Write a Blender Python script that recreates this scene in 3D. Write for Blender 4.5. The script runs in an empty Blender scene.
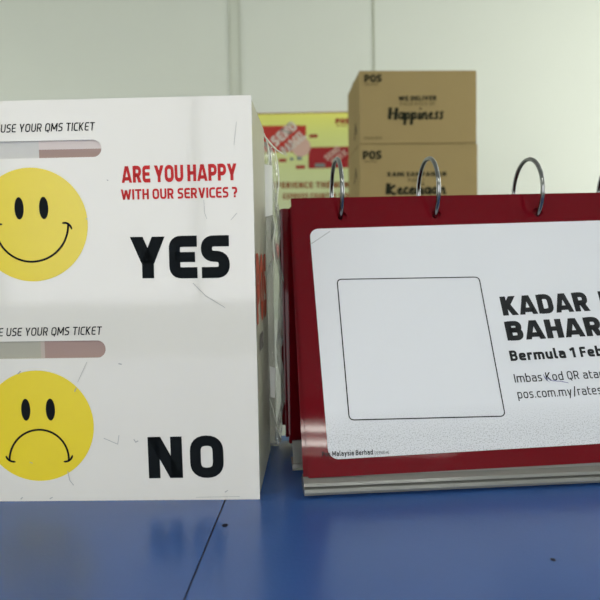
import bpy, bmesh, math, random
from mathutils import Vector, Matrix
random.seed(7)
PI = math.pi
C = bpy.context.scene.collection
SC = bpy.context.scene

# ------------------------------------------------------------------ camera
F = 640.0                       # focal length in pixels of a 600 px frame
CT = 1.0                        # height of the counter top above the floor
EYE = Vector((0, 0, CT + 0.1875))
cd = bpy.data.cameras.new('camera')
cam = bpy.data.objects.new('camera', cd); C.objects.link(cam)
cd.sensor_width = 36; cd.lens = 36 * F / 600; cd.clip_start = 0.02; cd.clip_end = 50
PITCH, YAW, ROLL = math.atan(41 / F), math.radians(0.24), math.radians(-1.0)
R = (Matrix.Rotation(YAW, 3, 'Z') @ Matrix.Rotation(PI/2 - PITCH, 3, 'X') @ Matrix.Rotation(ROLL, 3, 'Z'))
cam.matrix_world = Matrix.Translation(EYE) @ R.to_4x4()
cd.dof.use_dof = True; cd.dof.focus_distance = 0.53; cd.dof.aperture_fstop = 10.5
SC.camera = cam

def ray(px, py):
    return R @ Vector(((px - 300) / F, (300 - py) / F, -1))

class Plane:
    """A flat surface in the room: origin o, in-plane axes u (right) and v (up), outward normal n."""
    def __init__(s, o, u, v):
        s.o, s.u, s.v = Vector(o), Vector(u).normalized(), Vector(v).normalized()
        s.n = s.u.cross(s.v).normalized()
    def uv(s, px, py):
        d = ray(px, py); t = (s.o - EYE).dot(s.n) / d.dot(s.n)
        q = EYE + d * t - s.o
        return (q.dot(s.u), q.dot(s.v))
    def mat(s, h=0.0):
        m = Matrix((s.u, s.v, s.n)).transposed().to_4x4()
        return Matrix.Translation(s.o + s.n * h) @ m

# ------------------------------------------------------------------ materials
def lin(c):
    return tuple(((x/255)/12.92 if x/255 <= .04045 else ((x/255 + .055)/1.055)**2.4) for x in c)

def mat(name, rgb, rough=.5, spec=.5, var=.04, scale=30, bump=0, bscale=200, metal=0, coat=0, trans=0, ior=1.45, sss=0):
    m = bpy.data.materials.new(name); m.use_nodes = True
    nt = m.node_tree; b = nt.nodes['Principled BSDF']
    c = lin(rgb)
    tc = nt.nodes.new('ShaderNodeTexCoord'); nz = nt.nodes.new('ShaderNodeTexNoise')
    nz.inputs['Scale'].default_value = scale; nz.inputs['Detail'].default_value = 4
    nt.links.new(tc.outputs['Object'], nz.inputs['Vector'])
    mx = nt.nodes.new('ShaderNodeMix'); mx.data_type = 'RGBA'
    mx.inputs[6].default_value = (*[x*(1-var) for x in c], 1)
    mx.inputs[7].default_value = (*[min(1, x*(1+var)) for x in c], 1)
    nt.links.new(nz.outputs['Fac'], mx.inputs[0]); nt.links.new(mx.outputs[2], b.inputs['Base Color'])
    b.inputs['Roughness'].default_value = rough; b.inputs['Specular IOR Level'].default_value = spec
    b.inputs['Metallic'].default_value = metal; b.inputs['Coat Weight'].default_value = coat
    b.inputs['Coat Roughness'].default_value = .06
    b.inputs['Transmission Weight'].default_value = trans; b.inputs['IOR'].default_value = ior
    if bump:
        n2 = nt.nodes.new('ShaderNodeTexNoise'); n2.inputs['Scale'].default_value = bscale; n2.inputs['Detail'].default_value = 3
        nt.links.new(tc.outputs['Object'], n2.inputs['Vector'])
        bp = nt.nodes.new('ShaderNodeBump'); bp.inputs['Strength'].default_value = bump; bp.inputs['Distance'].default_value = .001
        nt.links.new(n2.outputs['Fac'], bp.inputs['Height']); nt.links.new(bp.outputs[0], b.inputs['Normal'])
    return m

def film(name, rgb, clear, rough=.1, gloss=.25, wrinkle=0, wscale=60):
    """thin clear plastic: transparent + a little milky diffuse + gloss"""
    m = bpy.data.materials.new(name); m.use_nodes = True
    nt = m.node_tree; nt.nodes.clear(); N = nt.nodes.new; L = nt.links.new
    out = N('ShaderNodeOutputMaterial'); tr = N('ShaderNodeBsdfTransparent'); df = N('ShaderNodeBsdfDiffuse'); gl = N('ShaderNodeBsdfGlossy')
    df.inputs['Color'].default_value = (*lin(rgb), 1); gl.inputs['Roughness'].default_value = rough
    m1 = N('ShaderNodeMixShader'); m1.inputs[0].default_value = clear; L(df.outputs[0], m1.inputs[1]); L(tr.outputs[0], m1.inputs[2])
    m2 = N('ShaderNodeMixShader'); L(m1.outputs[0], m2.inputs[1]); L(gl.outputs[0], m2.inputs[2])
    fr = N('ShaderNodeFresnel'); fr.inputs['IOR'].default_value = 1.45
    ad = N('ShaderNodeMath'); ad.operation = 'MULTIPLY'; ad.inputs[1].default_value = gloss * 4
    L(fr.outputs[0], ad.inputs[0]); L(ad.outputs[0], m2.inputs[0])
    if wrinkle:
        tc = N('ShaderNodeTexCoord'); nz = N('ShaderNodeTexNoise'); nz.inputs['Scale'].default_value = wscale; nz.inputs['Detail'].default_value = 5
        nz.inputs['Distortion'].default_value = 1.5
        bp = N('ShaderNodeBump'); bp.inputs['Strength'].default_value = wrinkle; bp.inputs['Distance'].default_value = .004
        L(tc.outputs['Object'], nz.inputs['Vector']); L(nz.outputs['Fac'], bp.inputs['Height'])
        for x in (df, gl, fr): L(bp.outputs[0], x.inputs['Normal'])
    L(m2.outputs[0], out.inputs[0])
    return m

def lamp_mat(name, rgb, s):
    m = bpy.data.materials.new(name); m.use_nodes = True; nt = m.node_tree; nt.nodes.clear()
    e = nt.nodes.new('ShaderNodeEmission'); e.inputs[0].default_value = (*rgb, 1); e.inputs[1].default_value = s
    o = nt.nodes.new('ShaderNodeOutputMaterial'); nt.links.new(e.outputs[0], o.inputs[0]); return m

M = dict(
    wall=mat('painted_wall_panel', (208, 213, 203), .6, .3, .02, 3),
    joint=mat('wall_joint_strip', (194, 199, 186), .6, .3, .02, 3),
    groove=mat('wall_joint_groove', (120, 125, 108), .7, .2, .02, 3),
    groove3=mat('wall_joint_faint_line', (182, 187, 172), .7, .2, .02, 3),
    groove2=mat('wall_joint_line', (165, 170, 150), .7, .2, .02, 3),
    ceiling=mat('ceiling_tile', (225, 226, 220), .8, .2, .02, 5),
    floor=mat('grey_floor_tile', (120, 122, 120), .4, .4, .06, 6),
    counter=mat('blue_laminate', (44, 82, 146), .25, .6, .07, 14, .12, 350),
    counter_edge=mat('blue_edge_band', (70, 115, 175), .4, .4, .04, 20),
    seam=mat('dark_joint', (12, 20, 40), .7, .2),
    cabinet=mat('grey_cabinet_paint', (150, 152, 150), .5, .4),
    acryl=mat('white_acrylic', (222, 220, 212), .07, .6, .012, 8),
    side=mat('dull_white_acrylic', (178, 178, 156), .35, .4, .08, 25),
    yellow=mat('yellow_vinyl', (228, 206, 44), .22, .5, .02, 20),
    ink=mat('black_vinyl', (14, 19, 22), .7, .12, .05),
    print_black=mat('black_print', (38, 40, 42), .7, .2, .1, 300),
    redvinyl=mat('red_vinyl', (196, 44, 46), .6, .2, .03),
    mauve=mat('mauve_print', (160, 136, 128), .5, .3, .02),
    pinkreflect=mat('slot_reflection_pink', (214, 202, 198), .5, .3, .02),
    greypink=mat('grey_pink_print', (180, 168, 158), .5, .3, .02),
    greyslot=mat('grey_print', (168, 166, 152), .5, .3, .02),
    palegrey=mat('pale_grey_print', (203, 202, 198), .5, .3, .02),
    scratch=mat('scratch_grey', (160, 162, 160), .6, .3),
    redcard=mat('red_page_plastic', (98, 7, 19), .035, .22, .05, 20),
    redside=mat('faded_red_print', (170, 84, 62), .6, .2),
    chrome=mat('chrome_steel', (132, 134, 134), .17, .5, .05, 60, metal=1),
    clear=mat('clear_acrylic', (178, 180, 174), .12, .5, .03, 40, trans=.55),
    carton=mat('brown_cardboard', (152, 134, 92), .85, .15, .04, 12, .1, 60),
    cartonink=mat('carton_ink', (36, 38, 26), .8, .15, .1, 60),
    cartonfaint=mat('carton_faint_ink', (104, 94, 60), .8, .15),
    tape=mat('brown_tape', (136, 118, 78), .4, .4),
    posterred=mat('poster_red', (166, 46, 36), .6, .3, .05, 20),
    posterdark=mat('poster_dark_red', (140, 26, 30), .6, .3, .05, 20),
    posterbrown=mat('poster_brown_ink', (140, 82, 48), .7, .3),
    postergrey=mat('poster_grey_ink', (196, 190, 180), .7, .3),
    posterpink=mat('poster_pink_ink', (192, 160, 146), .7, .3),
    posterblue=mat('poster_slate_ink', (112, 124, 120), .7, .3),
    cream=mat('cream_paper', (226, 226, 204), .7, .3),
    white_label=mat('white_label', (245, 246, 238), .5, .4),
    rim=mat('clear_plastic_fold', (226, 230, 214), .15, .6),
    slate=mat('slate_print', (110, 106, 100), .7, .2),
    pen=mat('blue_pen', (60, 62, 140), .6, .2),
    frame=mat('white_enamel', (230, 230, 228), .4, .4),
    tube=lamp_mat('fluorescent_tube', (1.0, 1.0, .92), 38),
    daylight=lamp_mat('daylit_window', (.98, .98, 1.0), 4.0),
    fill_glow_left=lamp_mat('added_window_glow_left', (1.0, 1.0, .95), 4.6),
    fill_glow_right=lamp_mat('added_window_glow_right', (1.0, 1.0, .95), 6.4),
    bag=film('clear_plastic_film', (240, 244, 228), .80, .05, .2, .55, 130),
    fold=mat('fold_line', (150, 152, 154), .7, .2),
    wood=mat('grey_partition', (120, 124, 118), .6, .3),
)

# white paper with toner mottling that grows towards the lower edge (a photocopy)
def paper_mat():
    m = mat('photocopied_paper', (219, 222, 226), .55, .3, .015, 8)
    nt = m.node_tree; b = nt.nodes['Principled BSDF']; N = nt.nodes.new; L = nt.links.new
    src = b.inputs['Base Color'].links[0].from_socket
    tc = N('ShaderNodeTexCoord'); sp = N('ShaderNodeSeparateXYZ'); L(tc.outputs['Object'], sp.inputs[0])
    mr = N('ShaderNodeMapRange'); mr.inputs[1].default_value = .055; mr.inputs[2].default_value = .030; mr.inputs[3].default_value = 0; mr.inputs[4].default_value = 1
    L(sp.outputs['Y'], mr.inputs[0])
    nz = N('ShaderNodeTexNoise'); nz.inputs['Scale'].default_value = 900; nz.inputs['Detail'].default_value = 3; L(tc.outputs['Object'], nz.inputs['Vector'])
    cr = N('ShaderNodeMapRange'); cr.inputs[1].default_value = .48; cr.inputs[2].default_value = .75; cr.inputs[3].default_value = .10; cr.inputs[4].default_value = .75; L(nz.outputs['Fac'], cr.inputs[0])
    mu = N('ShaderNodeMath'); mu.operation = 'MULTIPLY'; L(mr.outputs[0], mu.inputs[0]); L(cr.outputs[0], mu.inputs[1])
    mx = N('ShaderNodeMix'); mx.data_type = 'RGBA'; mx.inputs[7].default_value = (*lin((120, 124, 126)), 1)
    L(mu.outputs[0], mx.inputs[0]); L(src, mx.inputs[6]); L(mx.outputs[2], b.inputs['Base Color'])
    return m
M['paper'] = paper_mat()

# poster stock: printed yellow band fading into pale green
def poster_mat():
    m = mat('poster_print', (190, 200, 150), .6, .3)
    nt = m.node_tree; b = nt.nodes['Principled BSDF']; N = nt.nodes.new; L = nt.links.new
    tc = N('ShaderNodeTexCoord'); sp = N('ShaderNodeSeparateXYZ'); L(tc.outputs['Object'], sp.inputs[0])
    cr = N('ShaderNodeValToRGB'); e = cr.color_ramp.elements
    e[0].position = 0; e[0].color = (*lin((186, 196, 176)), 1)
    e[1].position = 1; e[1].color = (*lin((216, 216, 104)), 1)
    for p, c in ((.45, (188, 196, 160)), (.72, (190, 200, 142)), (.90, (200, 207, 122))):
        x = e.new(p); x.color = (*lin(c), 1)
    mr = N('ShaderNodeMapRange'); mr.inputs[1].default_value = -.9; mr.inputs[2].default_value = 0
    L(sp.outputs['Y'], mr.inputs[0]); L(mr.outputs[0], cr.inputs[0]); L(cr.outputs[0], b.inputs['Base Color'])
    return m
M['poster'] = poster_mat()

# ------------------------------------------------------------------ object helpers
def obj(name, bm, m, parent=None, mw=None, smooth=False):
    me = bpy.data.meshes.new(name); bm.to_mesh(me); bm.free()
    me.materials.append(M[m] if isinstance(m, str) else m)
    if smooth:
        for p in me.polygons: p.use_smooth = True
    o = bpy.data.objects.new(name, me); C.objects.link(o)
    if parent:
        o.parent = parent
    if mw is not None:
        o.matrix_local = (world(parent).inverted() @ mw) if parent else mw
    return o
def world(o):
    m = o.matrix_basis.copy(); p = o.parent
    while p: m = p.matrix_basis @ m; p = p.parent
    return m
def tag(o, label=None, cat=None, group=None, kind=None):
    if label: o['label'] = label
    if cat: o['category'] = cat
    if group: o['group'] = group
    if kind: o['kind'] = kind
    return o
def empty(name, mw, label, cat, group=None):
    o = bpy.data.objects.new(name, None); C.objects.link(o); o.empty_display_size = .05
    o.matrix_local = mw
    return tag(o, label, cat, group)
def box_bm(x0, x1, y0, y1, z0, z1, bev=0, seg=2, bm=None):
    bm = bm or bmesh.new()
    r = bmesh.ops.create_cube(bm, size=1)
    bmesh.ops.scale(bm, vec=(x1-x0, y1-y0, z1-z0), verts=r['verts'])
    bmesh.ops.translate(bm, vec=((x0+x1)/2, (y0+y1)/2, (z0+z1)/2), verts=r['verts'])
    if bev:
        es = list({e for v in r['verts'] for e in v.link_edges})
        bmesh.ops.bevel(bm, geom=es, offset=bev, segments=seg, affect='EDGES', profile=.5)
    return bm
def struct(name, bm, m):
    return tag(obj(name, bm, m), kind='structure')
def poly_bm(polys, z=0.0):
    bm = bmesh.new()
    for p in polys:
        f = bm.faces.new([bm.verts.new((x, y, z)) for x, y in p])
        f.normal_update()
        if f.normal.z < 0: f.normal_flip()
    return bm
def sheet_bm(outer, holes, th):
    """flat sheet with real holes; outer / holes are point loops, th the thickness (grows towards -z)"""
    cu = bpy.data.curves.new('tmp', 'CURVE'); cu.dimensions = '2D'; cu.fill_mode = 'BOTH'; cu.extrude = th / 2
    for lp in [outer] + holes:
        s = cu.splines.new('POLY'); s.points.add(len(lp) - 1); s.use_cyclic_u = True
        for i, (x, y) in enumerate(lp): s.points[i].co = (x, y, 0, 1)
    o = bpy.data.objects.new('tmp', cu); C.objects.link(o)
    dg = bpy.context.evaluated_depsgraph_get(); dg.update()
    me = bpy.data.meshes.new_from_object(o.evaluated_get(dg))
    bm = bmesh.new(); bm.from_mesh(me)
    bmesh.ops.translate(bm, vec=(0, 0, -th / 2), verts=bm.verts)
    bpy.data.objects.remove(o); bpy.data.curves.remove(cu); bpy.data.meshes.remove(me)
    return bm
def rrect(x0, x1, y0, y1, r, n=8):
    pts = []
    for cx, cy, a in ((x1-r, y1-r, 0), (x0+r, y1-r, 90), (x0+r, y0+r, 180), (x1-r, y0+r, 270)):
        for k in range(n+1):
            t = math.radians(a + 90*k/n); pts.append((cx + r*math.cos(t), cy + r*math.sin(t)))
    return pts
def circle(cx, cy, rx, ry=None, n=32):
    ry = ry or rx
    return [(cx + rx*math.cos(2*PI*k/n), cy + ry*math.sin(2*PI*k/n)) for k in range(n)]

# ------------------------------------------------------------------ lettering (stroke drawn glyphs)
def rounded(pts, r, n=6, closed=False):
    out = []; m = len(pts)
    for i, p in enumerate(pts):
        if not closed and i in (0, m-1): out.append(p); continue
        a, b = pts[i-1], pts[(i+1) % m]
        p_, a_, b_ = Vector(p), Vector(a), Vector(b)
        da, db = (a_-p_), (b_-p_)
        la, lb = da.length, db.length
        if la < 1e-6 or lb < 1e-6: continue
        d = min(r, la*.5, lb*.5); da.normalize(); db.normalize()
        s, e = p_ + da*d, p_ + db*d
        for k in range(n+1):
            t = k/n
            q = s*(1-t)**2 + p_*2*t*(1-t) + e*t*t
            out.append((q.x, q.y))
    return out
def stroke(pts, w, closed=False):
    """thick polyline -> quads with mitred joints. w may be (horizontal stroke, vertical stroke) thickness"""
    P = [Vector(pts[0])]
    for p in pts[1:]:
        if (Vector(p) - P[-1]).length > 1e-5: P.append(Vector(p))
    if closed and (P[0]-P[-1]).length < 1e-5: P.pop()
    n = len(P); L = []; Rr = []
    for i in range(n):
        if closed: a, b = P[i-1], P[(i+1) % n]
        else: a, b = P[max(i-1, 0)], P[min(i+1, n-1)]
        d1 = (P[i]-a); d2 = (b-P[i])
        if d1.length < 1e-7: d1 = d2
        if d2.length < 1e-7: d2 = d1
        d1 = d1.normalized(); d2 = d2.normalized()
        t = (d1+d2); t = t.normalized() if t.length > 1e-6 else d1
        nrm = Vector((-t.y, t.x)); c = max(.35, nrm.dot(Vector((-d1.y, d1.x))))
        ww = w[i] if isinstance(w, (list, tuple)) else w
        L.append(P[i] + nrm*(ww/2/c)); Rr.append(P[i] - nrm*(ww/2/c))
    q = []
    for i in range(n if closed else n-1):
        j = (i+1) % n
        q.append([tuple(L[i]), tuple(L[j]), tuple(Rr[j]), tuple(Rr[i])])
    return q
def diag(x0, y0, x1, y1, w):
    d = math.hypot(x1-x0, y1-y0); h = w*d/abs(y1-y0)/2
    return [(x0-h, y0), (x0+h, y0), (x1+h, y1), (x1-h, y1)]

def glyph(c, w):
    """returns (polygons, advance width) for cap height 1 and stem weight w"""
    k = w*.85                       # horizontal stroke weight
    h = w/2; t = 1-k/2; b = k/2; q = []
    def S(pts, r=0, closed=False, ww=None): q.extend(stroke(rounded(pts, r, closed=closed) if r else pts, ww or (w*.94), closed))
    def V(x, y0=0, y1=1): q.append([(x-h, y0), (x+h, y0), (x+h, y1), (x-h, y1)])
    def H(x0, x1, y): q.append([(x0, y-b), (x1, y-b), (x1, y+b), (x0, y+b)])
    xh = .73; xt = xh-b             # lower case
    if c == ' ': return [], .16+w*.2
    if c in 'OQ0':
        W = .52+w*1.0 if c != '0' else .46+w; S([(h, b), (W-h, b), (W-h, t), (h, t)], .26, True)
        if c == 'Q': q.append(diag(W*.72, -.14, W*.5, .22, w*.8))
        return q, W
    if c == 'C': W = .42+w; S([(W, t), (h, t), (h, b), (W, b)], .26); return q, W
    if c == 'G': W = .46+w; S([(W, t), (h, t), (h, b), (W-h, b), (W-h, .5)], .22); H(W*.55, W, .5); return q, W
    if c == 'D': W = .5+w; S([(h, b), (W-h, b), (W-h, t), (h, t)], .28); V(h); return q, W
    if c == 'B':
        W = .48+w; V(h); S([(h, t), (W-h-.02, t), (W-h-.02, .53), (h, .53)], .2); S([(h, .53), (W-h, .53), (W-h, b), (h, b)], .22); return q, W
    if c in 'PR':
        W = .46+w; y = .42 if c == 'P' else .45; V(h); S([(h, t), (W-h, t), (W-h, y), (h, y)], .24)
        if c == 'R': q.append(diag(W-h*1.0, 0, W*.55, y, w))
        return q, W+(.03 if c == 'R' else 0)
    if c == 'E': W = .40+w; S([(W, t), (h, t), (h, b), (W, b)], .17); H(h, W-.05, .5); return q, W
    if c == 'F': W = .36+w; S([(W, t), (h, t), (h, 0)], .06); H(h, W-.05, .49); return q, W
    if c == 'L': W = .36+w; S([(h, 1), (h, b), (W, b)], .13); return q, W
    if c == 'H': W = .48+w; V(h); V(W-h); H(h, W-h, .5); return q, W
    if c == 'I' or c == '|': V(h); return q, w
    if c == 'T': W = .48+w; H(0, W, t); V(W/2); return q, W
    if c == 'U': W = .48+w; S([(h, 1), (h, b), (W-h, b), (W-h, 1)], .26); return q, W
    if c == 'J': W = .3+w; S([(W-h, 1), (W-h, b), (0, b)], .24); return q, W
    if c == 'S':
        W = .42+w; S([(W-.02, t), (h, t), (h, .52), (W-h, .50), (W-h, b), (0.02, b)], .2); return q, W
    if c == 'N': W = .52+w; V(h); V(W-h); q.append(diag(W-h*1.1, 0, h*1.1, 1, w)); return q, W
    if c == 'M': W = .66+w*1.2; V(h); V(W-h); q.append(diag(W/2, .22, h, 1, w)); q.append(diag(W/2, .22, W-h, 1, w)); return q, W
    if c == 'A': W = .6+w*1.15; q.append(diag(h, 0, W/2-h*.25, 1, w*.88)); q.append(diag(W-h, 0, W/2+h*.25, 1, w*.88)); H(W*.2, W*.8, .24); return q, W
    if c == 'V': W = .5+w*1.25; q.append(diag(W/2, 0, h*1.1, 1, w)); q.append(diag(W/2, 0, W-h*1.1, 1, w)); return q, W
    if c == 'W':
        W = .78+w*1.6
        for x0, x1 in ((.28, .04), (.28, .5), (.72, .5), (.72, .96)):
            q.append(diag(W*x0, 0, h+(W-w)*(x1-.04)/.92, 1 if x1 != .5 else .92, w))
        return q, W
    if c == 'Y': W = .5+w*1.2; V(W/2, 0, .42); q.append(diag(W/2, .36, h*1.1, 1, w)); q.append(diag(W/2, .36, W-h*1.1, 1, w)); return q, W
    if c == 'K': W = .46+w*1.1; V(h); q.append(diag(h*1.6, .45, W-h*1.2, 1, w)); q.append(diag(W-h*1.1, 0, w*1.1, .56, w)); return q, W
    if c == 'X': W = .46+w*1.1; q.append(diag(h, 0, W-h, 1, w)); q.append(diag(W-h, 0, h, 1, w)); return q, W
    if c == 'Z': W = .44+w; H(0, W, t); H(0, W, b); q.append(diag(h*1.2, b, W-h*1.2, t, w)); return q, W
    if c == '1': W = .22+w; V(W-h); S([(0, .74), (W-h, t)], 0); return q, W
    if c == '2': W = .4+w; S([(.02, t), (W-h, t), (W-h, .5), (h, .42), (h, b), (W, b)], .18); return q, W
    if c == '9': W = .42+w; S([(W-h, .45), (h, .45), (h, t), (W-h, t), (W-h, b), (.04, b)], .2); return q, W
    if c == '?': W = .34+w; S([(0, t), (W-h, t), (W-h, .5), (W/2, .48), (W/2, .26)], .16); V(W/2, 0, w*.95); return q, W
    if c == '.': V(h, 0, w); return q, w
    if c == '-': H(0, .26, .4); return q, .26
    if c == ':': V(h, 0, w); V(h, .45, .45+w); return q, w
    if c == '/': W = .42; q.append(diag(h, -.12, W-h, 1.06, w)); return q, W
    if c == '(': W = .16+w; S([(W, 1.1), (h, .8), (h, .1), (W, -.18)], .2); return q, W
    if c == ')': W = .16+w; S([(0, 1.1), (W-h, .8), (W-h, .1), (0, -.18)], .2); return q, W
    # lower case
    if c == 'o': W = .44+w; S([(h, b), (W-h, b), (W-h, xt), (h, xt)], .2, True); return q, W
    if c in 'bdpq':
        W = .44+w; S([(h, b), (W-h, b), (W-h, xt), (h, xt)], .2, True)
        V(*{'b': (h, 0, 1.05), 'd': (W-h, 0, 1.05), 'p': (h, -.28, xh), 'q': (W-h, -.28, xh)}[c]); return q, W
    if c == 'a': W = .42+w; S([(.04, xt), (W-h, xt), (W-h, 0)], .16); S([(W-h, .43), (h, .43), (h, b), (W-h, b)], .13); return q, W
    if c == 'e': W = .43+w; S([(W-.03, b), (h, b), (h, xt), (W-h, xt), (W-h, .37), (h, .37)], .17); return q, W
    if c == 'c': W = .34+w; S([(W, xt), (h, xt), (h, b), (W, b)], .2); return q, W
    if c == 's': W = .34+w; S([(W-.02, xt), (h, xt), (h, .4), (W-h, .35), (W-h, b), (.02, b)], .13); return q, W
    if c == 'm': W = .78+w; S([(h, 0), (h, xt), (W/2, xt), (W/2, 0)], .16); S([(W/2, xt-.02), (W/2, xt), (W-h, xt), (W-h, 0)], .16); V(h, 0, xh); return q, W
    if c == 'n': W = .42+w; S([(h, xt), (W-h, xt), (W-h, 0)], .18); V(h, 0, xh); return q, W
    if c == 'h': W = .42+w; S([(h, xt), (W-h, xt), (W-h, 0)], .18); V(h, 0, 1.05); return q, W
    if c == 'u': W = .42+w; S([(h, xh), (h, b), (W-h, b)], .18); V(W-h, 0, xh); return q, W
    if c == 'r': W = .24+w; S([(h, xt), (W, xt)], 0); V(h, 0, xh); return q, W
    if c == 'i': V(h, 0, xh); V(h, .88, .88+w); return q, w
    if c == 'l': W = .1+w; S([(h, 1.05), (h, b), (W, b)], .1); return q, W
    if c == 't': W = .26+w; S([(h+.04, .95), (h+.04, b), (W, b)], .14); H(0, W, xt); return q, W
    if c == 'f': W = .26+w; S([(W, 1.02-b), (h+.06, 1.02-b), (h+.06, 0)], .14); H(0, W-.02, xt); return q, W
    if c == 'k': W = .38+w; V(h, 0, 1.05); q.append(diag(h*1.6, .3, W-h*1.2, xh, w)); q.append(diag(W-h*1.1, 0, w*1.1, .4, w)); return q, W
    if c == 'y': W = .42+w; q.append(diag(W/2, 0, h*1.1, xh, w)); q.append(diag(W/2-.09, -.28, W-h*1.1, xh, w)); return q, W
    if c == 'w':
        W = .62+w*1.4
        for x0, x1 in ((.28, .05), (.28, .5), (.72, .5), (.72, .95)): q.append(diag(W*x0, 0, W*x1, xh, w))
        return q, W
    V(h); return q, w

def text_polys(s, w, gap=None, slant=0):
    gap = .14 if gap is None else gap; x = 0; out = []
    for ch in s:
        q, a = glyph(ch, w)
        out += [[(px+x+slant*py, py) for px, py in p] for p in q]
        x += a + gap
    return out, x-gap

def text_on(pl, s, a, b, cap, w, m, parent, h=.0002, gap=None, slant=0, name='lettering', align=None):
    """a, b: where the base line starts and ends in the photograph; cap: where the cap line is above a"""
    A, B, T = Vector(pl.uv(*a)), Vector(pl.uv(*b)), Vector(pl.uv(*cap))
    polys, W = text_polys(s, w, gap, slant)
    U = (B-A)/W; up = Vector((-U.y, U.x)).normalized()
    H = (T-A).dot(up)
    P = [[tuple(A + U*x + up*(H*y)) for x, y in p] for p in polys]
    return obj(name, poly_bm(P), m, parent, pl.mat(h))

def line_on(pl, pts, wpx, m, parent, h=.0002, name='mark', r=0, closed=False):
    P = [pl.uv(*p) for p in pts]
    a, b = Vector(pl.uv(300, 300)), Vector(pl.uv(301, 300)); s = (b-a).length
    if r: P = rounded(P, r*s, closed=closed)
    w = [x*s for x in wpx] if isinstance(wpx, (list, tuple)) else wpx*s
    q = stroke(P, w, closed)
    return obj(name, poly_bm(q), m, parent, pl.mat(h))

# ------------------------------------------------------------------ room
X0, X1, Y0, YW, ZC = -2.3, 2.6, -3.0, 3.0, 2.75
struct('floor', box_bm(X0, X1, Y0, YW, -.1, 0), 'floor')
struct('ceiling', box_bm(X0, X1, Y0, YW, ZC, ZC+.1), 'ceiling')
struct('wall_back', box_bm(X0, X1, YW, YW+.1, 0, ZC), 'wall')
WZ0, WZ1, WX = .88, 2.38, 2.1                     # shop front window behind the camera
struct('wall_front', box_bm(X0, X1, Y0-.1, Y0, 0, WZ0, bm=box_bm(X0, X1, Y0-.1, Y0, WZ1, ZC, bm=box_bm(X0, -WX, Y0-.1, Y0, WZ0, WZ1, bm=box_bm(WX, X1, Y0-.1, Y0, WZ0, WZ1)))), 'wall')
wbm = bmesh.new()
for z in (WZ0+.025, WZ1-.025): box_bm(-WX, WX, Y0-.09, Y0-.01, z-.025, z+.025, bm=wbm)
for x in (-WX+.025, -.8, .8, WX-.025): box_bm(x-.025, x+.025, Y0-.09, Y0-.01, WZ0, WZ1, bm=wbm)
wf = struct('window_1', wbm, 'frame')
obj('window_pane', box_bm(-WX+.02, WX-.02, Y0-.06, Y0-.05, WZ0+.02, WZ1-.02), 'daylight', wf)
def side_wall(name, xa, xb, ya, yb, za, zb, win, mt):
    struct(name, box_bm(xa, xb, Y0, YW, 0, za, bm=box_bm(xa, xb, Y0, YW, zb, ZC, bm=box_bm(xa, xb, Y0, ya, za, zb, bm=box_bm(xa, xb, yb, YW, za, zb)))), 'wall')
    bm = bmesh.new()
    for z in (za+.025, zb-.025): box_bm(xa+.02, xb-.02, ya, yb, z-.025, z+.025, bm=bm)
    for y in (ya+.025, (ya+yb)/2, yb-.025): box_bm(xa+.02, xb-.02, y-.025, y+.025, za, zb, bm=bm)
    w_ = struct(win, bm, 'frame')
    obj('window_pane', box_bm((xa+xb)/2-.005, (xa+xb)/2+.005, ya+.02, yb-.02, za+.02, zb-.02), mt, w_)  # glowing pane of an added, unseen window that brightens the back wall
side_wall('wall_left', X0-.1, X0, 1.5, 2.8, .9, 1.85, 'added_window_left', 'fill_glow_left')  # glowing window is unseen, added to brighten the back wall's lower left
side_wall('wall_right', X1, X1+.1, .9, 2.8, .9, 2.3, 'added_window_right', 'fill_glow_right')  # unseen glowing window, added so the back wall brightens towards the right
WP = Plane((0, YW, 0), (1, 0, 0), (0, 0, 1))
xa, xb, xc = WP.uv(230, 50)[0], WP.uv(240, 50)[0], WP.uv(373.5, 40)[0]
struct('trim_1', box_bm(xa, xb, YW-.004, YW, 0, ZC, .001), 'joint')
struct('trim_2', box_bm(xc-.004, xc+.004, YW-.003, YW, 0, ZC), 'groove2')
struct('trim_3', box_bm(xb-.003, xb+.003, YW-.006, YW-.004, 0, ZC), 'groove3')
struct('trim_4', box_bm(xa-.003, xa+.003, YW-.006, YW-.004, 0, ZC), 'groove3')
struct('baseboard_back', box_bm(X0, X1, YW-.015, YW, 0, .1, .003), 'groove')

# luminaires: open troffers with two fluorescent tubes
def troffer(x, y, lx, where, rot=0):
    mw = Matrix.Translation((x, y, ZC)) @ Matrix.Rotation(rot, 4, 'Z')
    t = empty('ceiling_light', mw, where, 'ceiling light', 'fluorescent ceiling lights')
    bm = box_bm(-lx, lx, -.15, .15, -.03, 0, .004)
    for s in (-1, 1): box_bm(-lx, lx, s*.15-.006, s*.15+.006, -.06, 0, .002, bm=bm)
    obj('housing', bm, 'frame', t, mw)
    for s in (-1, 1):
        bm = bmesh.new()
        r = bmesh.ops.create_cone(bm, segments=12, radius1=.012, radius2=.012, depth=2*lx-.06, cap_ends=True)
        bmesh.ops.rotate(bm, cent=(0, 0, 0), matrix=Matrix.Rotation(PI/2, 3, 'Y'), verts=bm.verts)
        bmesh.ops.translate(bm, vec=(0, s*.058, -.05), verts=bm.verts)
        obj('lamp_tube', bm, 'tube', t, mw, True)
troffer(.62, -1.63, .6, 'twin tube ceiling light above and behind the camera')
troffer(-1.5, -1.2, .6, 'twin tube ceiling light above the left of the counter')
troffer(1.9, .9, .6, 'twin tube ceiling light near the right part of the back wall')

# ------------------------------------------------------------------ counter
CP = Plane((0, 0, CT), (1, 0, 0), (0, 1, 0))
YF = CP.uv(282, 441)[1]
ct = empty('service_counter', Matrix.Translation((0, .2, 0)), 'long glossy blue laminate service counter the sign box and page stand stand on', 'counter')
Icw = Matrix.Identity(4)
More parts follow.
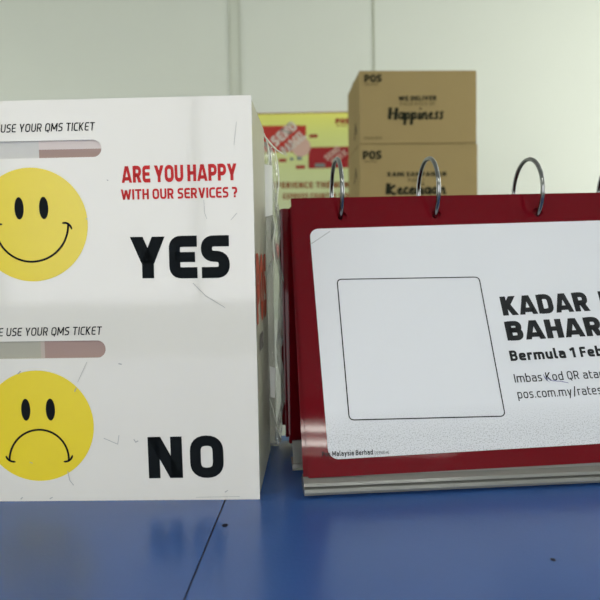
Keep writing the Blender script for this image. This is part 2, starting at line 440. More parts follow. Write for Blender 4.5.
# joint between the two top boards
j0, j1 = Vector(CP.uv(224, 503)), Vector(CP.uv(184, 600)); jd = (j1-j0).normalized()
def jx(y): return j0.x + jd.x*(y-j0.y)/jd.y
ya, yb = -.25, YF
g = .0006
def slab(p):
    bm = bmesh.new(); vs = [bm.verts.new((x, y, CT)) for x, y in p]
    f = bm.faces.new(vs); r = bmesh.ops.extrude_face_region(bm, geom=[f])
    bmesh.ops.translate(bm, vec=(0, 0, -.035), verts=[v for v in r['geom'] if isinstance(v, bmesh.types.BMVert)])
    bmesh.ops.recalc_face_normals(bm, faces=bm.faces)
    return bm
obj('worktop', slab([(-1.6, ya), (jx(ya)-g, ya), (jx(yb)-g, yb), (-1.6, yb)]), 'counter', ct, Icw)
obj('worktop', slab([(jx(ya)+g, ya), (1.9, ya), (1.9, yb), (jx(yb)+g, yb)]), 'counter', ct, Icw)
obj('joint', slab([(jx(ya)-g, ya), (jx(ya)+g, ya), (jx(yb)+g, yb), (jx(yb)-g, yb)]), 'seam', ct, Matrix.Translation((0, 0, -.0004)))
obj('edge_band', box_bm(-1.6, 1.9, YF, YF+.022, CT-.06, CT, .002), 'counter_edge', ct, Icw)
obj('counter_body', box_bm(-1.55, 1.85, .02, YF-.03, 0, CT-.035), 'cabinet', ct, Icw)
for px, py, rr in ((225, 525.5, .0022), (553, 560, .0016)):
    u, v = CP.uv(px, py)
    obj('screw_hole' if px < 300 else 'chip', poly_bm([circle(u, v, rr, rr*1.3, 14)]), 'seam', ct, CP.mat(.0002))

# ------------------------------------------------------------------ sign box (left)
th = math.radians(1.2)                           # right end a touch nearer
u, v = CP.uv(260, 499.3)
ux = Vector((math.cos(th), -math.sin(th), 0))
SP = Plane((u, v, CT), ux, (0, 0, 1))            # origin = lower right front corner
topz = SP.uv(252, 95)[1]; xr = 0.0
lft = SP.uv(-112, 300)[0]
DEP = .128
SBm = SP.mat()
sb = empty('feedback_box', SBm, 'white acrylic customer feedback box with YES and NO panels and yellow faces', 'box')
# local frame: x right, y up, z towards the viewer
def slot_rect(x1px, ytpx, ybpx):
    x1, yt = SP.uv(x1px, ytpx); _, ybt = SP.uv(x1px, ybpx)
    return lft+.03, x1, ybt, yt
s_top = slot_rect(101, 139.5, 156.8); s_bot = slot_rect(105.3, 340.3, 357.6)
def tiltpts(p):  # follows the panel
    return p
holes = [rrect(a, b, c, d, (d-c)/2*.98) for a, b, c, d in (s_top, s_bot)]
bm = sheet_bm([(lft, 0), (xr, 0), (xr, topz), (lft, topz)], holes, .003)
fp = obj('front_panel', bm, 'acryl', sb, SBm)
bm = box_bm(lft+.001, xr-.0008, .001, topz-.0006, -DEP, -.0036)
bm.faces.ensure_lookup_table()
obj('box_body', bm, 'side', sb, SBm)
# strips seen inside the two ticket slots
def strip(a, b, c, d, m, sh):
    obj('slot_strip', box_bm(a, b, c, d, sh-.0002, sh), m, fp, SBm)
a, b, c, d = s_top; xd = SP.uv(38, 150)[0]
strip(xd, b, c, (c+d)/2, 'mauve', -.0016); strip(xd, b, (c+d)/2, d, 'pinkreflect', -.0016); strip(a, xd, c, d, 'palegrey', -.0016)  # pale pink upper half: a reflection put into the strip's colour
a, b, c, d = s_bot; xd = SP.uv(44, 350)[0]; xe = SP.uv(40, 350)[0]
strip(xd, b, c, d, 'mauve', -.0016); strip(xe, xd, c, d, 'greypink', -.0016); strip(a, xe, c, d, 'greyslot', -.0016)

HS = .00025
text_on(SP, 'PLEASE USE YOUR QMS TICKET', (-34, 133.6), (94.2, 130.4), (-34.5, 125.4), .15, 'ink', fp, HS, .13, .16)
text_on(SP, 'PLEASE USE YOUR QMS TICKET', (-29, 336.8), (101.3, 334.6), (-29.5, 328.6), .15, 'ink', fp, HS, .13, .16)
text_on(SP, 'ARE YOU HAPPY', (121.7, 183), (236.9, 180.2), (121.3, 166.3), .25, 'redvinyl', fp, HS, .06)
text_on(SP, 'WITH OUR SERVICES ?', (121.2, 199.9), (237.4, 197.3), (121, 189.5), .22, 'redvinyl', fp, HS, .09)
text_on(SP, 'YES', (131, 278.5), (230.5, 277.3), (130.6, 237.0), .285, 'ink', fp, HS, .085)
text_on(SP, 'NO', (149.2, 478.3), (224.6, 477.0), (148.8, 437.0), .265, 'ink', fp, HS, .17)

def face(name, cx, cy, r, eyes, mouth, ticks):
    U = SP.uv
    s = (Vector(U(cx+10, cy))-Vector(U(cx-10, cy))).length/20
    c0 = U(cx, cy)
    f = obj(name, poly_bm([circle(c0[0], c0[1], r*s, n=96)]), 'yellow', fp, SP.mat(.0003))
    # thing > part > sub-part: the drawing stays on the disc's own level
    for ex, ey in eyes:
        e = U(ex, ey)
        obj('eye', poly_bm([circle(e[0], e[1], 4.6*s, 11*s, 32)]), 'ink', fp, SP.mat(.0005))
    q = stroke([U(*p) for p in mouth], 2.0*s)
    for t in ticks:
        q += stroke([U(*p) for p in t], [1.2*s]+[2.0*s]*(len(t)-2)+[1.2*s])
    obj('mouth', poly_bm(q), 'ink', fp, SP.mat(.0005))
def bez(p0, p1, p2, n=8):
    return [((1-t)**2*p0[0]+2*t*(1-t)*p1[0]+t*t*p2[0], (1-t)**2*p0[1]+2*t*(1-t)*p1[1]+t*t*p2[1]) for t in [k/n for k in range(n+1)]]
arc = [(32+36.3*math.cos(math.radians(a)), 225.5+36.2*math.sin(math.radians(a))) for a in range(-2, 183, 4)]
face('happy_face', 31.8, 224.8, 56, [(19.3, 208.4), (43.9, 208)], arc,
     [bez((62.5, 223.2), (69.5, 221.5), (72, 229.2)), bez((2.5, 224.5), (-5, 223), (-8, 230))])
arc = [(39.5+29.6*math.cos(math.radians(a)), 459.5-29.9*math.sin(math.radians(a))) for a in range(-2, 183, 4)]
face('sad_face', 38.4, 425.9, 55.4, [(26, 409.6), (50.6, 409.4)], arc,
     [bez((6.3, 455.8), (8.5, 461.8), (15.8, 461.6)), bez((64, 461.4), (71, 462), (72.8, 455))])
sc = []
def scr(pts, w=.6):
    a, b = Vector(SP.uv(100, 300)), Vector(SP.uv(101, 300)); s = (b-a).length
    sc.extend(stroke([SP.uv(*p) for p in pts], w*s))
for p, w in (([(193, 283), (206, 296), (225, 307.5)], .55), ([(204, 200), (204.5, 212), (207, 219)], .4), ([(236.5, 122), (234, 145)], .4),
             ([(104, 438), (118, 444), (119.2, 435)], .6), ([(134, 439), (136, 442), (138.5, 440.5)], .9), ([(118.6, 363.5), (122, 364.2)], 1.1),
             ([(74.8, 391.5), (76.6, 387.6)], .9), ([(18, 374), (21, 371)], 1.2), ([(87, 362), (78, 382)], .4), ([(68, 471), (70, 480), (74, 485)], .7),
             ([(86.3, 218.7), (87.6, 219)], 1.1), ([(21, 499), (23, 497)], 1), ([(50, 498.5), (53, 497)], .9), ([(30, 462), (33, 463)], .6),
             ([(225, 492), (228, 490)], .8), ([(237, 213), (231, 220)], .5), ([(196, 497), (240, 496.2)], .4), ([(107, 180), (108.5, 180.6)], .9)):
    scr(p, w)
tag(obj('scratches', poly_bm(sc), 'scratch', fp, SP.mat(.0006)), kind='stuff')

# right side of the box: faded print seen very much from the side
SSP = Plane(SP.o + SP.u*(xr-.0006), SP.n * -1, (0, 0, 1))     # u runs away from the viewer
def side_poly(q, m, name, h=.0004):
    obj(name, poly_bm(q), m, sb, SSP.mat(h))
zt = lambda px, py: SSP.uv(px, py)[1]
q, W_ = text_polys('POS', .3, .08)
q = [[(.012 + x/W_*.098, .136 + y*.056) for x, y in p] for p in q]
side_poly(q, 'redside', 'side_lettering')
side_poly([rrect(.03, .066, .112, .126, .004)], 'slate', 'side_mark')
side_poly([[(.004, .001), (.006, .001), (.006, topz-.002), (.004, topz-.002)]], 'cream', 'edge_seam', .0003)

# ------------------------------------------------------------------ clear plastic bag standing behind the sign box
def bag():
    bx1, by0, by1 = SP.o.x + .0022, SP.o.y + DEP + .008, YF - .012
    cx, cy = bx1-.085, (by0+by1)/2; hx, hy, H = .093, (by1-by0)/2, .338
    root = empty('plastic_bag', Matrix.Translation((cx, cy, CT)), 'tall clear plastic bag with pale cards standing behind the feedback box', 'bag')
    bm = bmesh.new(); rings = []; nu, nv = 72, 60
    rnd = random.Random(3)
    ph = [rnd.uniform(0, 6.3) for _ in range(12)]
    for j in range(nv+1):
        z = H*j/nv; row = []
        top = 1 if z < H*.86 else max(.05, 1-((z-H*.86)/(H*.14))**1.6*.9)
        for i in range(nu):
            a = 2*PI*i/nu
            ca, sa = math.cos(a), math.sin(a)
            e = 5
            rad = (abs(ca)**e + abs(sa)**e)**(-1/e)
            wob = .0016*math.sin(9*a+ph[0]+z*60) + .0018*math.sin(5*a+ph[1]-z*45) + .0012*math.sin(17*a+ph[2]+z*130) + .0018*math.sin(z*70+ph[3]+3*a)
            bulge = .004*math.sin(PI*z/H*1.3)
            fx = hx*top + (wob+bulge)*(z > 0.002) ; fy = hy*(top*.5+.5) - abs(wob)*1.0
            row.append(bm.verts.new((rad*ca*fx, rad*sa*fy, z + .002*math.sin(7*a+ph[4])*(z > H*.8))))
        rings.append(row)
    for j in range(nv):
        for i in range(nu):
            bm.faces.new((rings[j][i], rings[j][(i+1) % nu], rings[j+1][(i+1) % nu], rings[j+1][i]))
    bm.faces.new(rings[0][::-1])
    obj('bag_film', bm, 'bag', root, Matrix.Translation((cx, cy, CT+.0008)), True)
    return root, cx, cy, hx, hy
bagroot, bcx, bcy, bhx, bhy = bag()
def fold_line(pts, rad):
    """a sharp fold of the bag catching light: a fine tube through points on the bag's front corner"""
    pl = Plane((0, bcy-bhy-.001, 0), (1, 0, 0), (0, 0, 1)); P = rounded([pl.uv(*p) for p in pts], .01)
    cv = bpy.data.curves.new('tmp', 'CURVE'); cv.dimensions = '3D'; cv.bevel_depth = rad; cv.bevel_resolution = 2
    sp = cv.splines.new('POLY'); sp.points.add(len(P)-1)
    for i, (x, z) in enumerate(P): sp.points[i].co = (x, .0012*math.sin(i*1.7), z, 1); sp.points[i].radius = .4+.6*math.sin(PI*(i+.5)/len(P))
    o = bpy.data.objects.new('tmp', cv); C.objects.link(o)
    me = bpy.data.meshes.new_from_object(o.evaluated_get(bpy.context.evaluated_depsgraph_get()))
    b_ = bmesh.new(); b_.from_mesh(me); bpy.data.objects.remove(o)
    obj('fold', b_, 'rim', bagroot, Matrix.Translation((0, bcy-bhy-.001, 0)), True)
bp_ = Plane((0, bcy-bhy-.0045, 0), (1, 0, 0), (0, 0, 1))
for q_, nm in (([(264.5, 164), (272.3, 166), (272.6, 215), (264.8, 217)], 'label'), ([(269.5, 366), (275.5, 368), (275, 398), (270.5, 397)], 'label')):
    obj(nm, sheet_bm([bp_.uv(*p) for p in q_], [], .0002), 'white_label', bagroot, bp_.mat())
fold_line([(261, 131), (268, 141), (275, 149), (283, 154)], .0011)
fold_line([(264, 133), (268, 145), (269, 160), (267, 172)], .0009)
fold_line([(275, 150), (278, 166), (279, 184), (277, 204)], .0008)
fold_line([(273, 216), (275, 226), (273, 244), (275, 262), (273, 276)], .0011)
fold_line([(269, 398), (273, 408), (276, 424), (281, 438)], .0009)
# pale cards standing in the bag
cu, _ = Plane((0, bcy-bhy+.012, CT), (1, 0, 0), (0, 0, 1)).uv(272.5, 250)
cards = []
for k, (dx, dz, dy) in enumerate(((0, .272, 0), (-.006, .236, .005))):
    o = obj('card', box_bm(-.07, 0, 0, .003, 0, dz, .0006), 'cream', None, Matrix.Translation((cu+dx, bcy-bhy+.012+dy, CT+.0015)))
    cards.append(o)
tag(cards[0], 'taller pale cream card in the clear bag, its edge above the other card', 'card', 'pale cards in the plastic bag')
tag(cards[1], 'shorter pale cream card in the clear bag, behind the taller card', 'card', 'pale cards in the plastic bag')

# ------------------------------------------------------------------ flip page stand (right)
st_yaw = math.radians(4.6); TL = math.atan(.5)
p0 = CP.uv(304.6, 499)
eu = Vector((math.cos(st_yaw), math.sin(st_yaw), 0))
eb = Vector((-math.sin(st_yaw), math.cos(st_yaw), 0))         # horizontal, away from the viewer
SO = Vector((p0[0], p0[1], CT))
WD = .372
fs = empty('page_stand', Matrix.Translation(SO) @ Matrix.Rotation(st_yaw, 4, 'Z'), 'tabletop stand of red framed pages on metal rings with clear acrylic feet', 'sign stand')
def sec(name, prof, m, x0=0.0, x1=WD, parent=fs, smooth=False):
    """profile in (depth, height) swept along the stand's width"""
    bm = bmesh.new(); f = []
    for x in (x0, x1): f.append([bm.verts.new((x, d, z)) for d, z in prof])
    bm.faces.new(f[0]); bm.faces.new(f[1][::-1]); n = len(prof)
    for i in range(n): bm.faces.new((f[0][i], f[1][i], f[1][(i+1) % n], f[0][(i+1) % n]))
    bmesh.ops.recalc_face_normals(bm, faces=bm.faces)
    return obj(name, bm, m, parent, Matrix.Translation(SO) @ Matrix.Rotation(st_yaw, 4, 'Z'), smooth)
def thick(pts, t):
    q = stroke(pts, t); L = [p[0] for p in q]+[q[-1][1]]; Rr = [p[3] for p in q]+[q[-1][2]]
    return L + Rr[::-1]
# clear acrylic easel: front leaf with a turned-up foot, rear leaf
sn, cs = math.sin(TL), math.cos(TL)
def fpt(s, off=0): return (.004 + s*sn + off*cs, .0 + s*cs - off*sn)    # along the front slope, off = behind it
sec('front_leaf', [fpt(.006, .0015), fpt(.006, .0045), fpt(.236, .0045), fpt(.236, .0015)], 'clear', .006)
sec('foot', [(-.0006, .0045), (.0006, .0068), (.012, .0078), (.030, .0075), (.030, .0004), (.006, .0004), (.001, .002)], 'clear')
sec('foot', [(.0022, .0085), (.0034, .0108), (.014, .0128), (.022, .0125), (.022, .0082), (.010, .0082)], 'clear')
rb = CP.uv(300, 470); dr = (Vector((rb[0], rb[1], CT))-SO).dot(eb)
ztop = .2345; dtop = .126
sec('rear_leaf', [(dr, .0004), (dr+.003, .0004), (dtop+.012, ztop), (dtop+.009, ztop)], 'clear', .008)
sec('leaf_edge', [(dr, .004), (dr+.003, .004), (dr+.014, .0235), (dr+.011, .0235)], 'clear', -.004, .02)
sec('foot', [(dr-.002, .0004), (dr-.004, .003), (dr-.003, .006), (dr+.02, .006), (dr+.02, .0004)], 'clear', -.005)

# front page: its plane
fo = SO + eb*(.004 + .012*.5) + Vector((0, 0, .012)) - (eb*cs - Vector((0, 0, sn)))*0.0
FP = Plane(fo, eu, eb*sn + Vector((0, 0, cs)))
a0 = FP.uv(308.3, 478.2); a1 = FP.uv(290.6, 198.3)
phi = math.atan2(a0[0]-a1[0], a1[1]-a0[1])                   # the front page hangs very slightly askew
P2u, P2v = FP.u.copy(), FP.v.copy()
FP = Plane(FP.o, P2u*math.cos(phi) + P2v*math.sin(phi), P2v*math.cos(phi) - P2u*math.sin(phi))
a0 = FP.uv(308.3, 478.2); a1 = FP.uv(290.6, 198.3)
hgt = a1[1]; 
hx = [FP.uv(*p) for p in ((342, 214.3), (436.3, 214.8), (538, 213.6))]
hpos = [h[0] for h in hx]; hpos.append(hpos[-1] + .0935)
hv = sum(h[1] for h in hx)/3
def page(pl, h, x0=0.0, hole=True, th=.0011, name='page', top_v=None, m='redcard', y0=0.0):
    tv = hv if top_v is None else top_v
    hl = [circle(x, tv, .0047, n=24) for x in hpos] if hole else []
    return obj(name, sheet_bm(rrect(x0, x0+WD+.004, y0, h, .0012, 3), hl, th), m, fs, pl.mat())
pg = page(FP, hgt, a0[0], y0=a0[1])
P2 = Plane(FP.o - FP.n*.0034 - P2v*.0012, P2u, P2v); page(P2, hgt-.006, P2.uv(303.4, 478)[0], False)
P3 = Plane(FP.o - FP.n*.0018 + FP.v*.0005, FP.u, FP.v)
# paper insert
HP = .0004
cTL = FP.uv(309.3, 229.2); cBL = FP.uv(329.0, 459.8)
px0 = (cTL[0]+cBL[0])/2
pap_x1 = a0[0] + WD - (px0-a0[0])
pv1, pv0 = cTL[1], FP.uv(329.0, 459.8)[1]
psi = math.atan2(cBL[0]-cTL[0], cTL[1]-cBL[1])*.8
_pts = [((x-px0)*math.cos(psi)-(y-(pv0+pv1)/2)*math.sin(psi)+px0, (x-px0)*math.sin(psi)+(y-(pv0+pv1)/2)*math.cos(psi)+(pv0+pv1)/2) for x, y in rrect(px0, pap_x1, pv0, pv1, .0085, 10)]
pap = obj('paper', sheet_bm(_pts, [], .0002), 'paper', fs, FP.mat(HP))
pap['label'] = 'white photocopied sheet with black lettering'
line_on(FP, [(337.0, 279.6), (478.8, 277.3), (505, 416.3), (349.2, 420.2)], 1.1, 'print_black', pap, HP+.0002, 'printed_frame', 5, True)
TH = HP+.0002
text_on(FP, 'KADAR  POS', (503.2, 316.0), (648.2, 307.7), (499.0, 297.0), .28, 'print_black', pap, TH, .05)
text_on(FP, 'BAHARU', (507.6, 340.9), (621.5, 334.6), (504, 321.9), .28, 'print_black', pap, TH, .05)
text_on(FP, 'Bermula 1 Februari', (510.6, 361.2), (636, 354.2), (508.6, 351.0), .25, 'print_black', pap, TH, .13)
text_on(FP, 'Imbas Kod QR atau', (514.8, 382.8), (604.5, 377.8), (513.4, 374.3), .135, 'print_black', pap, TH, .15)
text_on(FP, 'pos.com.my/rates', (518, 398.8), (602, 394.2), (516.6, 390.0), .135, 'print_black', pap, TH, .15)
text_on(FP, 'Pos Malaysia Berhad', (322, 456.8), (373, 454.6), (321.5, 451.9), .2, 'print_black', pap, TH, .14)
text_on(FP, '(229990-M)', (374.5, 454.5), (389, 453.9), (374.3, 451.7), .13, 'print_black', pap, TH, .14)
line_on(FP, [(543, 374.5), (545, 379), (549, 382.5), (544, 377), (552, 381), (560, 381.5), (568, 383.2)], .5, 'pen', pap, TH+.0002, 'pen_scribble')
line_on(FP, [(309.6, 243.2), (312, 243.6), (330, 231.5)], .6, 'fold', pap, TH, 'crease')

# rear pages hanging on the far side of the rings
def rear_plane(px_b, py_b, dt, zt):
    """page from its lower left corner in the photo up to (depth dt, height zt) in the stand's section"""
    zb = .0135
    d = ray(px_b, py_b); t = (CT+zb-EYE.z)/d.z; q = EYE + d*t
    q2 = SO + eb*dt + Vector((0, 0, zt))
    db = (q-SO).dot(eb); xb = (q-SO).dot(eu)
    o = SO + eb*db + Vector((0, 0, zb)); up = (SO + eb*dt + Vector((0, 0, zt)))-o
    return Plane(o, eu, up), up.length, xb
for (bx, by, dt, zt, dx) in ((290.5, 443.5, .147, .2375, -.0055), (287, 437, .1505, .2375, -.0075), (284.8, 425, .154, .2365, -.009)):
    pl, L, xb = rear_plane(bx, by, dt, zt)
    page(pl, L, dx, True, .0011, 'page', L-.013)

# rings
hole3 = FP.o + FP.v*hv
for i, x in enumerate(hpos):
    ctr = FP.o + FP.u*(x-.0022+(0, 0, .001, .001)[i]) + FP.v*hv + eb*.0205 + Vector((0, 0, (.0242, .0234, .0212, .0205)[i]))
    bm = bmesh.new(); NR, NT, RR, rr = 72, 12, .0325, .0021
    rows = []
    for k in range(NR):
        a = 2*PI*k/NR; cpt = Vector((0, RR*math.cos(a), RR*math.sin(a))); nn = Vector((0, math.cos(a), math.sin(a)))
        thick_ = rr*(1.0 if abs(a-PI*.5) > .06 else .9)
        rows.append([bm.verts.new(cpt + nn*(thick_*math.cos(2*PI*t/NT)) + Vector((1, 0, 0))*(thick_*math.sin(2*PI*t/NT))) for t in range(NT)])
    for k in range(NR):
        for t in range(NT):
            bm.faces.new((rows[k][t], rows[(k+1) % NR][t], rows[(k+1) % NR][(t+1) % NT], rows[k][(t+1) % NT]))
    bmesh.ops.recalc_face_normals(bm, faces=bm.faces)
    o = obj('ring', bm, 'chrome', fs, Matrix.Translation(ctr) @ Matrix.Rotation(st_yaw+math.radians((1.5, 2, 1, 2)[i]), 4, 'Z'), True)
    o['label'] = 'chrome binder ring'

# ------------------------------------------------------------------ cartons on a cabinet
cz = 1.93; cyaw = math.radians(3.0)
cux = Vector((math.cos(cyaw), math.sin(cyaw), 0))
def carton_plane(px, py):
    pl = Plane((0, cz, 0), (1, 0, 0), (0, 0, 1)); u, v = pl.uv(px, py)
    return Plane((u, cz, v), cux, (0, 0, 1))       # origin = lower left front corner
CPu = carton_plane(359.8, 143.8)
uw = CPu.uv(476.5, 142)[0]; uh = CPu.uv(359.8, 70.3)[1]; dep = .27
def carton(pl, w, h, label):
    mw = pl.mat()
    t = empty('carton', mw, label, 'box', 'brown postal cartons')
    bm = box_bm(0, w, 0, h, -dep, 0, .0015)
    obj('carton_body', bm, 'carton', t, mw)
    # top flaps meeting in the middle under a strip of tape
    obj('top_flap', box_bm(.001, w-.001, h, h+.003, -dep+.001, -dep/2-.001, .001), 'carton', t, mw)
    obj('top_flap', box_bm(.001, w-.001, h, h+.003, -dep/2+.001, -.001, .001), 'carton', t, mw)
    obj('tape', box_bm(.0, w, h+.003, h+.0034, -dep/2-.024, -dep/2+.024), 'tape', t, mw)
    return t
c1 = carton(CPu, uw, uh-.004, 'upper brown cardboard carton printed with the word Happiness')
lo_h = uh
CPl = Plane(CPu.o - Vector((0, 0, lo_h+.0004)) + cux*-.001, cux, (0, 0, 1))
c2 = carton(CPl, uw+.004, lo_h-.004, 'lower brown cardboard carton printed with KAMI SAMPAIKAN, under the Happiness carton')
def script(pl, word, x0, x1, yb, yx, yt, m, parent):
    """brush script: each letter a few strokes, downstrokes heavy"""
    G = {
     'H': [([(0, 1.6), (.05, 0)], .3), ([(.75, 1.55), (.7, -.05)], .3), ([(0, .7), (.75, .9)], .14)],
     'K': [([(0, 1.6), (.05, 0)], .34), ([(.7, 1.3), (.1, .65)], .2), ([(.1, .7), (.6, .05), (.9, .1)], .2)],
     'a': [([(.5, .9), (.15, .85), (.05, .3), (.3, .05), (.5, .4)], .17), ([(.55, .95), (.52, .1), (.75, .1)], .22)],
     'p': [([(.08, .95), (.08, -.75)], .26), ([(.1, .6), (.4, .95), (.55, .5), (.3, .05), (.1, .15)], .16), ([(.3, .05), (.75, .2)], .1)],
     'i': [([(.15, .9), (.15, .1), (.4, .1)], .24), ([(.18, 1.3), (.2, 1.5)], .2)],
     'n': [([(.1, .9), (.1, 0)], .22), ([(.1, .5), (.4, .95), (.5, .6), (.5, .05), (.75, .1)], .18)],
     'e': [([(.08, .45), (.45, .6), (.3, .95), (.05, .5), (.25, .05), (.65, .2)], .17)],
     's': [([(.1, .1), (.4, .1), (.42, .45), (.2, .65), (.35, 1.0), (.5, .8)], .18)],
     'c': [([(.45, .8), (.2, .95), (.05, .4), (.3, .05), (.6, .2)], .18)],
     'r': [([(.1, .9), (.1, 0)], .22), ([(.1, .55), (.3, .95), (.5, .8)], .17)],
     'g': [([(.5, .9), (.15, .85), (.05, .3), (.3, .05), (.5, .4)], .17), ([(.55, .95), (.5, -.5), (.1, -.6)], .2)]}
    adv = {'H': 1.0, 'K': .98, 'i': .42, 's': .56, 'e': .62, 'c': .58, 'r': .5}
    W = sum(adv.get(c, .75) for c in word); x = 0; q = []
    A, B = Vector(pl.uv(x0, yb)), Vector(pl.uv(x1, yb)); X = Vector(pl.uv(x0, yx)); s = (B.x-A.x)/W; hs = X.y-A.y
    for k, c in enumerate(word):
        cut = hs*1.0
        for pts, w in G[c]:
            P = [(A.x+(x+a+.1*b)*s, A.y+b*cut*(1 if b < 1.2 else 1)) for a, b in pts]
            q += stroke(rounded(P, .2*s, 4), w*s*1.35)
        x += adv.get(c, .75)
    obj('lettering', poly_bm(q), m, parent, pl.mat(.0012))
TS = .0012
text_on(CPu, 'POS', (364.4, 82.2), (381.6, 82.0), (364.4, 74.8), .27, 'cartonink', c1, TS, .06)
text_on(CPu, 'MALAYSIA', (365, 85.6), (378, 85.5), (365, 83.6), .2, 'cartonfaint', c1, TS)
text_on(CPu, 'WE DELIVER', (398.6, 100.8), (436.4, 100.3), (398.6, 96.2), .27, 'cartonink', c1, TS, .14)
text_on(CPu, 'PACKAGES OF', (400, 105.8), (435, 105.4), (400, 102.2), .17, 'cartonfaint', c1, TS, .14)
script(CPu, 'Happiness', 389, 443, 119.5, 112.0, 107, 'cartonink', c1)
text_on(CPu, 'www.pos.com.my', (364, 139), (382, 138.8), (364, 136.6), .18, 'cartonfaint', c1, TS)
text_on(CPl, 'POS', (362.8, 159.4), (381.5, 159.0), (362.8, 151.2), .27, 'cartonink', c2, TS, .06)
text_on(CPl, 'MALAYSIA', (364.5, 162.6), (377, 162.5), (364.5, 160.6), .2, 'cartonfaint', c2, TS)
text_on(CPl, 'KAMI SAMPAIKAN', (387.5, 176.6), (446, 176), (387.5, 172.2), .27, 'cartonink', c2, TS, .14)
text_on(CPl, 'PAKEJ', (408, 182), (424, 181.8), (408, 178.4), .17, 'cartonfaint', c2, TS, .14)
script(CPl, 'Keceriaan', 387, 446, 194.5, 187.5, 182, 'cartonink', c2)
# small marks on the cartons' left sides
for pl, t, zz in ((CPu, c1, .03), (CPl, c2, uh-.105)):
    sp = Plane(pl.o - pl.n*dep, pl.n, (0, 0, 1))
    obj('side_mark', poly_bm([diag(.16, zz, .19, zz+.04, .012), diag(.205, zz+.01, .19, zz+.045, .012)]), 'cartonink', t, sp.mat(.0008))
# cabinet below the cartons
cb_top = CPl.o.z - .0005
fr = CPl.o; cxm = fr.x + uw/2; 
cab = empty('storage_cabinet', Matrix.Translation((cxm, cz+.19, 0)), 'grey steel storage cabinet under the two stacked cartons', 'cabinet')
cw = .26
obj('cabinet_body', box_bm(cxm-cw, cxm+cw, cz-.02, cz+.40, .04, cb_top, .004), 'cabinet', cab, Icw)
obj('plinth', box_bm(cxm-cw+.02, cxm+cw-.02, cz, cz+.38, 0, .04), 'groove', cab, Icw)
for s in (-1, 1):
    d = obj('door', box_bm(min(0, s*(cw-.004))+cxm, max(0, s*(cw-.004))+cxm, cz-.036, cz-.021, .06, cb_top-.02, .003), 'cabinet', cab, Icw)
    obj('handle', box_bm(cxm+s*.03-.006, cxm+s*.03+.006, cz-.056, cz-.036, .62, .76, .003), 'chrome', d, Icw)

# ------------------------------------------------------------------ poster on the back wall
PZ = YW-.008
PP = Plane((0, PZ, 0), (1, 0, 0), (0, 0, 1))
pl_l, pl_t = PP.uv(236, 114); pl_r, _ = PP.uv(420, 112); _, pl_b = PP.uv(300, 320)
PO = Plane((pl_l, PZ, pl_t), (1, 0, 0), (0, 0, 1))
po = empty('poster', PO.mat(), 'yellow and pale green poster with red parcel blocks on the back wall beside the cartons', 'poster')
bd = obj('poster_sheet', box_bm(0, pl_r-pl_l, pl_b-pl_t, 0, -.006, 0), 'poster', po, PO.mat())
def quad_on(pl, pts, m, parent, h, name='printed_block'):
    return obj(name, poly_bm([[pl.uv(*p) for p in pts]]), m, parent, pl.mat(h))
obj('poster_edge', box_bm(0, pl_r-pl_l, -.003, .001, -.006, .001), 'posterbrown', po, PO.mat())
quad_on(PO, [(252, 126), (306, 125.5), (306, 143), (296, 152), (252, 152)], 'posterred', bd, .0008)
quad_on(PO, [(308.5, 147.5), (351, 146.5), (352, 167.5), (308.5, 168.5)], 'posterdark', bd, .0008)
quad_on(PO, [(266, 152), (291, 125.6), (299, 125.4), (278, 152)], 'posterred', bd, .0012)
c_ = PO.uv(301, 147); s_ = PO.uv(311, 147)[0]-c_[0]
obj('printed_circle', poly_bm([circle(c_[0], c_[1], s_*.95)]), 'posterpink', bd, PO.mat(.0014))
text_on(PO, 'SEND', (276, 147), (298, 128), (270, 139), .28, 'postergrey', bd, .0018, .1)
text_on(PO, 'PARCEL', (286, 156), (307, 137), (280.5, 148), .28, 'postergrey', bd, .0018, .1)
text_on(PO, 'SEND', (327, 161), (341, 150), (323.5, 156.5), .26, 'posterpink', bd, .0018, .1)
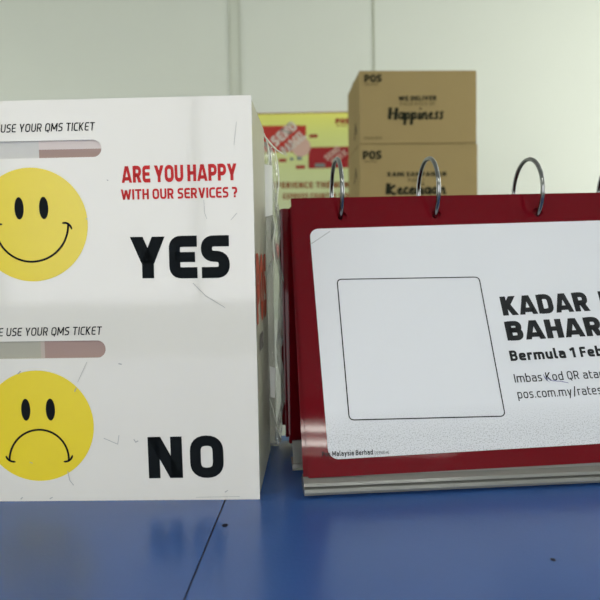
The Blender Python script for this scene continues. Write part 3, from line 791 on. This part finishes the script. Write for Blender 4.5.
text_on(PO, 'BOX', (334, 165), (348, 153.5), (330.5, 160.5), .26, 'posterpink', bd, .0018, .1)
text_on(PO, 'POS', (335.5, 123.6), (349, 123.4), (335.5, 118.6), .32, 'posterdark', bd, .0012, .06)
text_on(PO, 'MALAYSIA', (336.5, 126.6), (347, 126.5), (336.5, 124.8), .2, 'posterbrown', bd, .0012)
for q4, m in (([(309.5, 134.6), (317.5, 134.4), (317.5, 137.6), (309.5, 137.8)], 'posterdark'), ([(279, 158.8), (286.5, 158.6), (286.5, 162), (279, 162.2)], 'posterdark'),
              ([(296, 165.5), (305, 165.3), (305, 168.6), (296, 168.8)], 'posterdark'), ([(290, 157.6), (293.5, 157.5), (293.5, 160.5), (290, 160.6)], 'posterblue'),
              ([(297, 155.8), (302, 155.6), (302, 160), (297, 160.2)], 'posterblue'), ([(315, 163.5), (325, 163.3), (325, 167), (315, 167.2)], 'posterblue'),
              ([(272, 244), (287, 243.6), (287, 258.6), (272, 259)], 'posterred'), ([(270, 224), (288, 223.6), (288, 225.2), (270, 225.6)], 'posterblue'),
              ([(270, 228.4), (288, 228), (288, 229.8), (270, 230.2)], 'posterblue')):
    quad_on(PO, q4, m, bd, .001)
text_on(PO, 'EXPERIENCE THE NEW /', (266.5, 188.6), (356, 187.6), (266.5, 182.4), .26, 'posterbrown', bd, .0012, .17)
text_on(PO, 'EXPRESS COUNTER SERVICE', (283, 199.4), (362, 198.6), (283, 193.6), .26, 'posterbrown', bd, .0012, .17)

# ------------------------------------------------------------------ light and view
w = bpy.data.worlds.new('room_ambient'); SC.world = w; w.use_nodes = True
w.node_tree.nodes['Background'].inputs[0].default_value = (.9, .95, 1, 1); w.node_tree.nodes['Background'].inputs[1].default_value = .3
vs = SC.view_settings
vs.view_transform = 'Standard'; vs.look = 'None'; vs.gamma = 1; vs.use_curve_mapping = False; vs.exposure = -0.07
SC.cycles.use_denoising = True
SC.cycles.max_bounces = 8; SC.cycles.transparent_max_bounces = 16; SC.cycles.sample_clamp_indirect = 4
